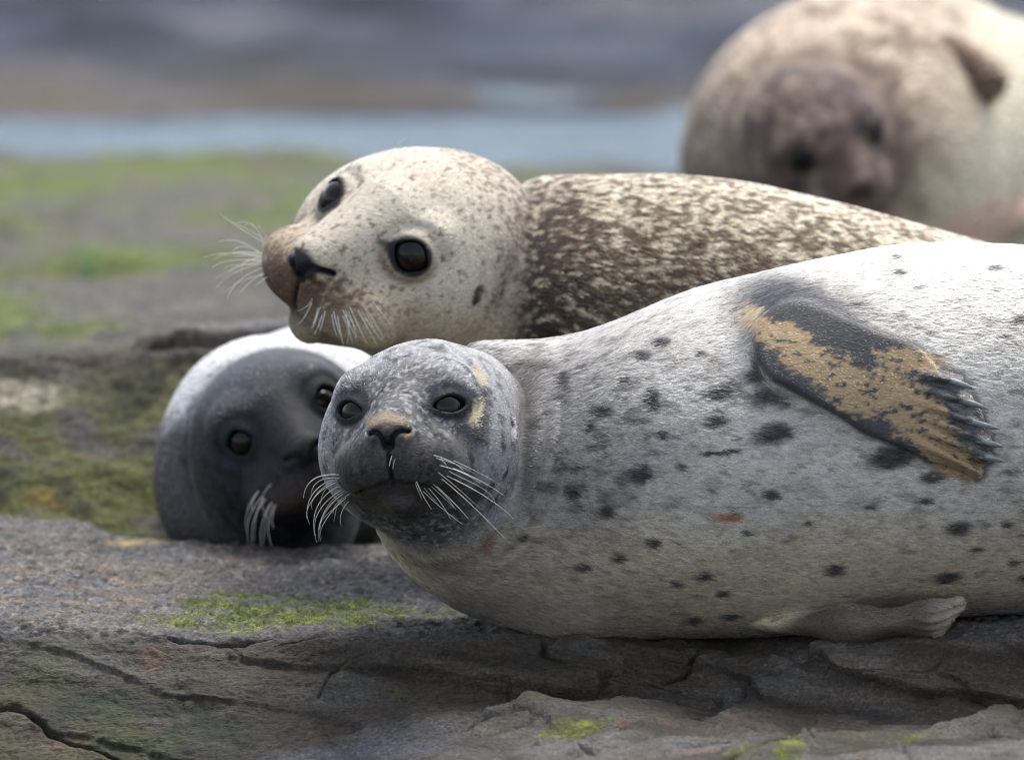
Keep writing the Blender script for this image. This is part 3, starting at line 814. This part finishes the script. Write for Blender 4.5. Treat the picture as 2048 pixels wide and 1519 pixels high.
def coatB(p):
    x, y = p[:, 0], p[:, 1]; q = B.head.coat_local(p); aa = np.abs(q[:, 0])
    w = np.c_[x * .78 - y * .2, y + x * .15, p[:, 2]]
    n1 = fbm(p / 140. + 5, 3); n2 = fbm(w / 14. + 7, 3) + .3 * fbm(w / 45. + 1, 2); n3 = fbm(w / 7. + 13, 3)
    c = np.tile(np.array([.29, .248, .172]), (len(p), 1))
    back = sstep(345, 560, y - .16 * np.maximum(x - 1300, 0) + 60 * n1)        # darker below the back line
    thr = mix(-.06, -.30, back) + .12 * sstep(1700, 2000, x)
    sp = sstep(thr, thr + .22, n2 + .45 * n3)
    c = mix(c, [.34, .27, .18], sstep(-.1, .3, n3) * .5)
    c = mix(c, [.022, .014, .010], sp * .95)
    neck = sstep(1.3, .5, blob(x, y, 1090, 560, 90, 230, .25)); c = mix(c, [.020, .013, .010], neck * sstep(-.42, .0, n2) * .9)
    hm = sstep(1.40, 1.2, length(q * np.array([1, 1, .78]) - np.array([0, 0, .25]))) * sstep(1072, 1034, x + .02 * (y - 450) + 40 * n2 + 20 * n3)
    nh = fbm(q * 11 + 3, 4); nh2 = fbm(q * np.array([26, 26, 18]) + 8, 3)
    g = np.tile(np.array([.45, .40, .32]), (len(p), 1))
    side = sstep(.10, -.35, q[:, 1] + .2 * nh); rear = sstep(.45, -.4, q[:, 2])
    g = mix(g, [.34, .25, .155], side * .8)
    g = mix(g, [.13, .085, .06], sstep(.18 - .34 * side - .36 * rear, .42 - .26 * side - .26 * rear, nh2 + .6 * nh) * .85)
    mz = sstep(1.15, .45, length((np.c_[aa, q[:, 1], q[:, 2]] - np.array([.14, -.40, 1.30])) / np.array([.50, .42, .52])))
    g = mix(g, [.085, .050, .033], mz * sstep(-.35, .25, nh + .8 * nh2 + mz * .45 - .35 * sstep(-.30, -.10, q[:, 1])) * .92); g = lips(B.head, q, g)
    g = mix(g, [.03, .02, .016], sstep(-.50, -.62, q[:, 1]) * sstep(.55, .85, q[:, 2]) * .85)
    pit = sstep(.10, .30, fbm(q * 30 + 60, 2)) * sstep(.9, .3, length((np.c_[aa, q[:, 1:]] - np.array([.38, -.38, 1.15])) / .35)); g = mix(g, [.05, .03, .02], pit * .7)
    g = mix(g, [.022, .022, .026], sstep(1.15, .85, length((q - np.array([0, -.125, 1.43])) / np.array([.180, .125, .13]))))
    e = np.c_[aa, q[:, 1:]] - np.array([.49, .24, .88])
    g = mix(g, [.018, .018, .022], sstep(.190, .150, length((e - np.array([-.03, -.01, 0])[None]) * np.array([1, 1.12, 1])) + .05 * nh))
    g = mix(g, [.12, .07, .045], np.exp(-((length(e) - .22) / .04) ** 2) * sstep(.1, -.1, e[:, 1]) * .7)
    g = mix(g, [.018, .018, .02], sstep(1.2, .6, length((e - np.array([-.17, .0, .06])) / np.array([.10, .035, .2]))) * .8)
    g = mix(g, [.06, .04, .03], sstep(.10, .05, length((np.c_[aa, q[:, 1:]] - B.head.ear) / np.array([1, 1.5, 1.]))) * .9)
    g = mix(g, [.085, .058, .040], sstep(930, 1050, x + 40 * nh) * sstep(360, 600, y + 50 * nh) * .75)
    g = eye_rim(B.head, p, g, k=.80)
    under = sstep(600, 680, y) * sstep(1040, 940, x); g = mix(g, [.50, .42, .30], under * .6)
    return np.clip(mix(c, g, hm), .006, .95)

def coatC(p):
    x, y = p[:, 0], p[:, 1]; q = C.head.coat_local(p); aa = np.abs(q[:, 0])
    n1 = fbm(p / 80., 3); n2 = fbm(p / 20. + 4, 3)
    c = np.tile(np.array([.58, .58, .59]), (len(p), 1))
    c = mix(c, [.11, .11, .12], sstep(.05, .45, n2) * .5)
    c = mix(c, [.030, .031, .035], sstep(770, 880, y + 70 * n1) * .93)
    hm = sstep(1.32, .98, length(q * np.array([1, 1, .85]) - np.array([0, 0, .2])) + .30 * n2)
    nh = fbm(q * 6 + 2, 4)
    g = np.tile(np.array([.022, .024, .030]), (len(p), 1))
    g = mix(g, [.075, .081, .095], sstep(.45, .95, q[:, 1] + .2 * nh) * .8)
    g = mix(g, [.009, .009, .011], sstep(-.1, .35, nh - q[:, 1] * .35) * .85)
    g = mix(g, [.085, .06, .05], sstep(-.2, -.5, q[:, 1]) * sstep(.6, 1., q[:, 2]) * .7)
    g = mix(g, [.02, .02, .024], sstep(.23, .16, length(np.c_[aa, q[:, 1:]] - np.array([.50, .24, .88]))))
    g = mix(g, [.02, .02, .022], sstep(1.15, .85, length((q - np.array([0, -.12, 1.43])) / np.array([.2, .14, .14]))))
    return np.clip(mix(c, g, hm), .006, .95)

def coatD(p):
    x, y = p[:, 0], p[:, 1]; q = Dd.head.to_local(p); aa = np.abs(q[:, 0])
    n1 = fbm(p / 150. + 2, 3); n2 = fbm(p / 58. + 4, 3)
    c = np.tile(np.array([.36, .275, .20]), (len(p), 1))
    c = mix(c, [.56, .49, .36], sstep(1780, 2000, x + .25 * (y - 250) + 90 * n1))
    c = mix(c, [.060, .038, .026], sstep(-.16, .22, n2 + .3 * n1) * sstep(2000, 1750, x + .25 * (y - 250)) * .75)
    c = mix(c, [.13, .10, .085], sstep(1520, 1390, x) * .7)
    c = mix(c, [.075, .042, .026], sstep(16, 2, flD(p)) * sstep(1880, 1960, x + .4 * y) * .92)
    c = mix(c, [.55, .38, .29], sstep(1.2, .8, blob(x, y, 1970, 445, 110, 40, -.35)) * sstep(90, 30, p[:, 2]) * .9)
    hm = sstep(1.42, .90, length(q * np.array([1, 1, .85]) - np.array([0, 0, .2])) + .25 * n2)
    nh = fbm(q * 3.5 + 2, 3)
    g = np.tile(np.array([.12, .082, .068]), (len(p), 1))
    g = mix(g, [.045, .035, .035], sstep(-.05, .3, nh) * .8)
    g = mix(g, [.30, .23, .18], sstep(.1, .35, -nh) * .7)
    g = mix(g, [.02, .02, .024], sstep(.22, .14, length(np.c_[aa, q[:, 1:]] - np.array([.54, .26, .87]))))
    g = mix(g, [.025, .022, .022], sstep(1.2, .85, length((q - np.array([0, -.12, 1.43])) / np.array([.2, .14, .14]))))
    return np.clip(mix(c, g, hm), .006, .95)

# ------------------------------------------------------------------ materials of the animals
def skin_material(name):
    m = Mat(name, .55, .15); n = m.ramp(m.noise(420, 3, .6, stretch=(.35, 1, 1)), [(.3, .62), (.5, 1.), (.75, 1.35)])
    m.color(m.mixc(m.attr('coat'), n, .8, 'MULTIPLY')); m.bump(m.noise(500, 3, .6, stretch=(.35, 1, 1)), .0012)
    
    return m.m
def fur_material(name):
    m = bpy.data.materials.new(name); m.use_nodes = True; t = m.node_tree; t.nodes.clear()
    o = t.nodes.new('ShaderNodeOutputMaterial'); a = t.nodes.new('ShaderNodeAttribute'); a.attribute_name = 'coat'
    h = t.nodes.new('ShaderNodeBsdfHairPrincipled'); h.model = 'CHIANG'; h.parametrization = 'COLOR'
    t.links.new(a.outputs['Color'], h.inputs['Color'])
    h.inputs['Roughness'].default_value = .6; h.inputs['Radial Roughness'].default_value = .8
    h.inputs['IOR'].default_value = 1.22
    if 'Coat' in h.inputs: h.inputs['Coat'].default_value = 0
    t.links.new(h.outputs[0], o.inputs['Surface']); return m
M_skin = skin_material('seal_hide'); M_fur = fur_material('seal_fur')
me_ = Mat('seal_eye', .015, .26); me_.color((.007, .0045, .0035)); M_eye = me_.m
mw_ = Mat('whisker', .35, .5); mw_.color(mw_.ramp(mw_.noise(60, 2), [(.3, (.55, .53, .44)), (.7, (.80, .80, .74))])); M_whisk = mw_.m
mc_ = Mat('claw_horn', .35, .5); mc_.color(mc_.ramp(mc_.noise(300, 3, stretch=(.3, 1, 1)), [(.3, (.10, .115, .12)), (.7, (.24, .26, .26))])); M_claw = mc_.m

def place(seal, p):
    """own pixel space -> world"""
    p = np.asarray(p, float); k = seal.k
    v = np.c_[1024 + (p[:, 0] - 1024) * k, 760 + (p[:, 1] - 760) * k, p[:, 2] * k + seal.dep / S]
    return to_world(v)

def dirs_world(d):
    return np.c_[d[:, 0], -d[:, 1] * ST + d[:, 2] * CT, -d[:, 1] * CT - d[:, 2] * ST]

def add_fur(seal, root, V, F, N, n, L, rad, axis, lift=.30, seed=1):
    rng = np.random.default_rng(seed)
    T = np.concatenate([F[:, [0, 1, 2]], F[:, [0, 2, 3]]])
    ar = .5 * length(np.cross(V[T[:, 1]] - V[T[:, 0]], V[T[:, 2]] - V[T[:, 0]]))
    cen = V[T].mean(1)
    Nt = N[T[:, 0]]
    w = ar * np.where(Nt[:, 2] < .25, 1, .22)                           # denser where it can be seen
    w *= np.where(cen[:, 0] > 2200, .15, 1) * np.where(cen[:, 2] > 500, .3, 1)
    eyes = seal.head.eyes(); hl = seal.head.to_local(cen.astype(f32)); aa = np.c_[np.abs(hl[:, 0]), hl[:, 1:]]
    o, hh, vv = seal.head.eye_frame(); e = aa - seal.head.E
    bare = np.sqrt(((e @ hh) / (seal.head.eo[0] * 1.28)) ** 2 + ((e @ vv) / (seal.head.eo[1] * 1.38)) ** 2) < 1
    bare &= (e @ o > -.05) & (length(e) < .5)
    nose = length((hl - np.array([0, -.12, 1.44 * seal.head.mz])) / np.array([.17, .12, .14])) < 1
    w = np.where(bare | nose, 0, w)
    cum = np.cumsum(w); idx = np.minimum(np.searchsorted(cum, rng.random(n) * cum[-1]), len(T) - 1)
    r1, r2 = np.sqrt(rng.random(n)), rng.random(n)
    b = np.c_[1 - r1, r1 * (1 - r2), r1 * r2]
    P = (V[T[idx]] * b[:, :, None]).sum(1); Nn = (N[T[idx]] * b[:, :, None]).sum(1); Nn /= np.maximum(length(Nn), 1e-6)[:, None]
    q = seal.head.to_local(P.astype(f32)); nosev = seal.head.to_view([[0, -.1, 1.5]])[0]
    hd = P - nosev; hd /= np.maximum(length(hd), 1)[:, None]
    hw = sstep(1.6, 1.1, length(q - np.array([0, 0, .25])))[:, None]
    ax = axis(P)
    dirv = ax * (1 - hw) + hd * hw
    dirv = dirv + .26 * np.stack([fbm(P / 60. + 40 * k, 2) for k in (1, 2, 3)], 1) + .16 * rng.normal(size=(n, 3))
    dirv -= (dirv * Nn).sum(1)[:, None] * Nn; dirv /= np.maximum(length(dirv), 1e-3)[:, None]
    muz = sstep(.75, 1.15, q[:, 2]) * sstep(1.0, .6, length(np.c_[q[:, 0], q[:, 1] + .2]))
    if seal is A:
        fz, al = flipperA(P.astype(f32), _ab(P.astype(f32))); fk = sstep(16, 4, fz) * (P[:, 2] < 0)
        ax_f = np.array([.86, .45, 0.])
        dirv = dirv * (1 - fk[:, None]) + ax_f * fk[:, None]; dirv -= (dirv * Nn).sum(1)[:, None] * Nn; dirv /= np.maximum(length(dirv), 1e-3)[:, None]
        lk = sstep(1.2, .9, blob(P[:, 0], P[:, 1], 1740, 1235, 190, 46, -.12)) * sstep(-150, -230, P[:, 2])
        L = L * (1 - .62 * fk) * (1 - .5 * lk)
    ln = L * (1 - .45 * hw[:, 0]) * (1 - .45 * muz) * rng.uniform(.6, 1.25, n)
    lf = lift * rng.uniform(.6, 1.5, n) * (1 - .3 * hw[:, 0])
    t = np.array([0, .35, .7, 1.0])
    pts = P[:, None] - Nn[:, None] * .8 + dirv[:, None] * (ln[:, None] * t)[:, :, None] + Nn[:, None] * ((ln * lf)[:, None] * (t * (1 - .45 * t)))[:, :, None]
    strk = fbm(np.c_[P @ np.array([.05, .02, .05]), P[:, 1] * .17, P[:, 2] * .17] + 5, 3)          # hair tufts differ a little
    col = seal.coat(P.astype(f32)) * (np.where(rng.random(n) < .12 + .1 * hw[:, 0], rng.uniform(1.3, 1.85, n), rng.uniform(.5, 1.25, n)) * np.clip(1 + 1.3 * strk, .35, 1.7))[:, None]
    col = np.clip(col * (1 + .05 * rng.normal(size=(n, 3))), .004, .93)
    W = place(seal, pts.reshape(-1, 3))
    hc = bpy.data.hair_curves.new('fur'); hc.add_curves([4] * n)
    hc.points.foreach_set('position', W.astype(f32).ravel())
    ra = hc.attributes.get('radius') or hc.attributes.new('radius', 'FLOAT', 'POINT')
    ra.data.foreach_set('value', np.tile(np.array([1, .9, .6, .12]) * rad * S * seal.k, n).astype(f32))
    ca = hc.attributes.new('coat', 'FLOAT_COLOR', 'CURVE'); ca.data.foreach_set('color', np.c_[col, np.ones(n)].astype(f32).ravel())
    hc.materials.append(M_fur)
    ob = bpy.data.objects.new('fur', hc); COL.objects.link(ob); ob.parent = root
    return ob

def uv_ball(c, r, n=20, m=28):
    th = np.linspace(0, math.pi, n + 1); ph = np.linspace(0, 2 * math.pi, m, endpoint=False)
    P = np.stack([np.outer(np.sin(th), np.cos(ph)), np.outer(np.sin(th), np.sin(ph)), np.outer(np.cos(th), np.ones(m))], -1).reshape(-1, 3)
    i = np.arange((n + 1) * m).reshape(n + 1, m); j = np.roll(i, -1, 1)
    return np.asarray(c) + P * r, np.stack([i[:-1], i[1:], j[1:], j[:-1]], -1).reshape(-1, 4)

def tube(P, R, sides=6):
    P = np.asarray(P, float); d = np.gradient(P, axis=0); d /= length(d)[:, None]
    ref = np.array([.31, .22, .93]); u = np.cross(d, ref); u /= length(u)[:, None]; v = np.cross(d, u)
    a = np.linspace(0, 2 * math.pi, sides, endpoint=False)
    V = (P[:, None] + (u[:, None] * np.cos(a)[None, :, None] + v[:, None] * np.sin(a)[None, :, None]) * np.asarray(R)[:, None, None]).reshape(-1, 3)
    i = np.arange(len(P) * sides).reshape(len(P), sides); j = np.roll(i, -1, 1)
    return V, np.stack([i[:-1], j[:-1], j[1:], i[1:]], -1).reshape(-1, 4)

def bez(pts, n=12):
    pts = np.asarray(pts, float); t = np.linspace(0, 1, n)[:, None]
    while len(pts.shape) < 2: break
    if len(pts) == 3: return (1 - t) ** 2 * pts[0] + 2 * t * (1 - t) * pts[1] + t ** 2 * pts[2]
    return (1 - t) ** 3 * pts[0] + 3 * t * (1 - t) ** 2 * pts[1] + 3 * t ** 2 * (1 - t) * pts[2] + t ** 3 * pts[3]

def surf_z(seal, x, y, z0):
    """depth of the hide at own-pixel column x, row y, coming from the front"""
    z = np.arange(z0, 700, 2.0); p = np.c_[np.full(len(z), x), np.full(len(z), y), z].astype(f32)
    d = seal.sdf(p); k = np.nonzero(d < 0)[0]
    return float(z[k[0]]) if len(k) else None

def whisker(seal, root, pts, r=1.5, zs=None, bow=-25):
    """pts: 3 or 4 picture points; rooted in the hide"""
    z0 = None; (rx, ry), (nx_, ny_) = pts[0], pts[1]; l_ = math.hypot(rx - nx_, ry - ny_)
    for st in range(0, 90, 5):                                   # walk back along the whisker until it meets the hide
        gx_, gy_ = rx + (rx - nx_) / l_ * st, ry + (ry - ny_) / l_ * st
        z0 = surf_z(seal, gx_, gy_, seal.lo[2])
        if z0 is not None: break
    if z0 is not None: pts = [(gx_, gy_)] + list(pts[1:])
    if z0 is None: z0 = zs if zs is not None else seal.head.c[2] - 150
    n = len(pts); P = [(x, y, z0 + 3 + bow * k / (n - 1)) for k, (x, y) in enumerate(pts)]
    c = bez(P, 14)
    V, F = tube(place(seal, c), np.linspace(1, .25, 14) * r * S * seal.k)
    return new_mesh('whisker', V, F, M_whisk, root)

def build(seal, name, label, coat, fur):
    seal.coat = coat
    f = seal.sdf; lo, hi = list(seal.lo), list(seal.hi)
    if seal.warp:
        x0 = seal.warp; K = 3.0
        un = lambda p: np.c_[np.where(p[:, 0] > x0, x0 + (p[:, 0] - x0) * K, p[:, 0]), p[:, 1:]].astype(f32)
        hi[0] = x0 + (hi[0] - x0) / K
        V, F, N = extract(lambda p: f(un(p)), lo, hi, seal.h)
        V = un(V).astype(float)
        N = grad(f, V, 2.5); N /= np.maximum(length(N), 1e-6)[:, None]
    else:
        V, F, N = extract(f, lo, hi, seal.h)
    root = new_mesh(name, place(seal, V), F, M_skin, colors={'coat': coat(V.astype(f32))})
    tag(root, label, 'seal', group='harbour seals hauled out on the rocks')
    for e in seal.head.eyes():
        Ve, Fe = uv_ball(e, seal.head.er * seal.head.s)
        new_mesh('eye', place(seal, Ve), Fe, M_eye, root)
    if fur: add_fur(seal, root, V, F, N, **fur)
    print(name, len(V), 'verts')
    return root

import time; _t0 = time.time()
def along_x(P): return np.tile(np.array([1., .12, .0]), (len(P), 1))
def along_b(P): return np.tile(np.array([1., .35, .0]), (len(P), 1))
def along_c(P): return np.tile(np.array([-.1, .45, .9]), (len(P), 1))
def along_d(P): return np.tile(np.array([.5, .1, .8]), (len(P), 1))
FUR = 1.0
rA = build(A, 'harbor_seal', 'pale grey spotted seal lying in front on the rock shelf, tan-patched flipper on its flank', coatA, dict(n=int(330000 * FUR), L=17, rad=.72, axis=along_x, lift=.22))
rB = build(B, 'harbor_seal', 'cream dappled seal with large dark eyes lifting its head over the dark seal', coatB, dict(n=int(260000 * FUR), L=14, rad=.72, axis=along_b, lift=.26))
rC = build(C, 'harbor_seal', 'dark slate-faced seal with whitish nape low in the gully behind the rock shelf', coatC, dict(n=int(85000 * FUR), L=17, rad=.85, axis=along_c, lift=.22))
rD = build(Dd, 'harbor_seal', 'blurred brown-faced seal with pale belly resting on the mossy terrace farther back', coatD, dict(n=int(26000 * FUR), L=22, rad=2.0, axis=along_d, lift=.2))
print('seals', time.time() - _t0)

# claws on the fore flipper of the front seal
for (bx, by), (tx, ty) in CLAWS:
    tx, ty = bx + (tx - bx) * .86, by + (ty - by) * .86
    z0 = surf_z(A, bx - 4, by, -560) or -380
    c = bez([(bx - 14, by - 5, z0 + 6), (bx + (tx - bx) * .5, by + (ty - by) * .35, z0 - 12), (tx, ty, z0 + 4)], 10)
    V, F = tube(place(A, c), np.array([4.6, 5.6, 6.2, 6.3, 6.0, 5.6, 4.9, 4.0, 2.8, 1.0]) * S, 8)
    new_mesh('claw', V, F, M_claw, rA)

# whiskers, in picture pixels
WA = [[(676, 955), (632, 965), (612, 1010), (628, 1042)], [(680, 960), (640, 975), (618, 1010), (622, 1030)], [(684, 968), (640, 990), (626, 1030), (642, 1078)], [(690, 975), (650, 1000), (630, 1030), (640, 1066)],
      [(694, 982), (660, 1005), (636, 1040), (650, 1075)], [(700, 990), (668, 1015), (650, 1045), (648, 1060)], [(688, 945), (640, 940), (620, 960), (618, 990)], [(706, 996), (690, 1010), (684, 1030), (690, 1046)],
      [(868, 905), (910, 915), (930, 935)], [(880, 925), (930, 935), (962, 960)], [(885, 950), (930, 985), (975, 1030), (1018, 1075)], [(895, 945), (950, 970), (1000, 1000), (1028, 1030)], [(876, 965), (915, 1000), (940, 1030)],
      [(860, 968), (890, 1000), (905, 1030)], [(838, 955), (850, 985), (868, 1010)], [(850, 975), (880, 1005), (928, 1040)], [(792, 905), (788, 915), (786, 928)], [(905, 930), (960, 950), (1010, 985)]]
def finer(ws, seed):
    rg_ = np.random.default_rng(seed); out = []
    for w in ws:
        o = rg_.normal(size=2) * 9; sc_ = rg_.uniform(.55, .95)
        out.append([(w[0][0] + o[0] + (x - w[0][0]) * sc_ + rg_.normal() * 3 * k, w[0][1] + o[1] + (y - w[0][1]) * sc_ + rg_.normal() * 3 * k) for k, (x, y) in enumerate(w)])
    return out
for w in WA: whisker(A, rA, w, .8)
for w in finer(WA, 1): whisker(A, rA, w, .5)

def toB(pts, s):   # picture point -> own space (the camera sees the two through k and depth alike)
    return pts
WB = [[(540, 492), (500, 470), (470, 450), (450, 432)], [(535, 488), (525, 455), (505, 445), (485, 452)], [(522, 505), (495, 485), (470, 480), (448, 490)], [(515, 515), (480, 510), (450, 508), (420, 520)],
      [(515, 525), (480, 522), (455, 525), (436, 540)], [(516, 535), (490, 540), (460, 555), (443, 580)], [(522, 545), (495, 555), (475, 575), (466, 603)], [(530, 555), (505, 570), (492, 590)], [(520, 510), (500, 508), (470, 505), (440, 525)],
      [(545, 488), (538, 470), (530, 462), (524, 455)], [(518, 530), (480, 535), (462, 548), (442, 562)],
      [(636, 605), (625, 630), (618, 645), (607, 652)], [(648, 615), (642, 640), (634, 660)], [(662, 620), (655, 650), (650, 668)], [(676, 618), (680, 650), (692, 676)], [(690, 615), (705, 645), (722, 680)],
      [(705, 610), (720, 645), (742, 690)], [(718, 612), (735, 645), (762, 692)], [(730, 605), (750, 635), (775, 680)], [(700, 628), (706, 655), (714, 690)], [(740, 595), (765, 620), (790, 655)], [(655, 632), (648, 655), (640, 672)], [(684, 632), (688, 660), (696, 692)],
      [(786, 312), (792, 298), (815, 283)]]
for w in WB: whisker(B, rB, w, .85)
WC = [[(538, 985), (515, 1010), (500, 1040), (510, 1080)], [(545, 990), (522, 1015), (512, 1045), (518, 1080)], [(552, 1000), (535, 1030), (530, 1055), (535, 1085)], [(560, 1000), (545, 1035), (545, 1060), (556, 1085)], [(530, 975), (512, 995), (502, 1020), (504, 1050)]]
for w in WC: whisker(C, rC, w, .8)
for w in finer(WB[:-1], 2): whisker(B, rB, w, .7)
for w in finer(WC, 3): whisker(C, rC, w, .7)

# ------------------------------------------------------------------ moss tufts on the near shelf
px_, py_ = x_pixel(NP[:, 0], NP[:, 1], NP[:, 2])
mm = moss_near(NP, px_, py_) * (NN[:, 2] > .2)
T = np.concatenate([NF[:, [0, 1, 2]], NF[:, [0, 2, 3]]])
wgt = mm[T].mean(1); wgt = np.where(wgt > .45, wgt ** 2, 0) * length(np.cross(NP[T[:, 1]] - NP[T[:, 0]], NP[T[:, 2]] - NP[T[:, 0]]))
nM = 16000; rg = np.random.default_rng(5)
cw = np.cumsum(wgt); idx = np.minimum(np.searchsorted(cw, rg.random(nM) * cw[-1]), len(T) - 1)
r1, r2 = np.sqrt(rg.random(nM)), rg.random(nM); b = np.c_[1 - r1, r1 * (1 - r2), r1 * r2]
Pm = (NP[T[idx]] * b[:, :, None]).sum(1); Nm = NN[T[idx, 0]]
dv = Nm + .9 * rg.normal(size=(nM, 3)); dv /= length(dv)[:, None]; dv[:, 2] = np.abs(dv[:, 2])
sd = np.cross(dv, rg.normal(size=(nM, 3))); sd /= length(sd)[:, None]
L_ = rg.uniform(.0006, .0018, nM)[:, None]; W_ = rg.uniform(.0005, .0011, nM)[:, None]
Vm = np.stack([Pm - sd * W_ - Nm * .001, Pm + sd * W_ - Nm * .001, Pm + dv * L_], 1).reshape(-1, 3)
gm = rg.random(nM)[:, None]; cm = np.array([.075, .10, .012]) * (1 - gm) + np.array([.20, .235, .024]) * gm
mo_ = Mat('moss_green', .8, .2); mo_.color(mo_.attr('tint'))
tag(new_mesh('moss', Vm, np.arange(3 * nM).reshape(-1, 3), mo_.m, colors={'tint': np.repeat(cm, 3, 0)}, smooth=False), 'bright yellow-green moss and algae tufts on the near rock shelf', 'moss', kind='stuff')
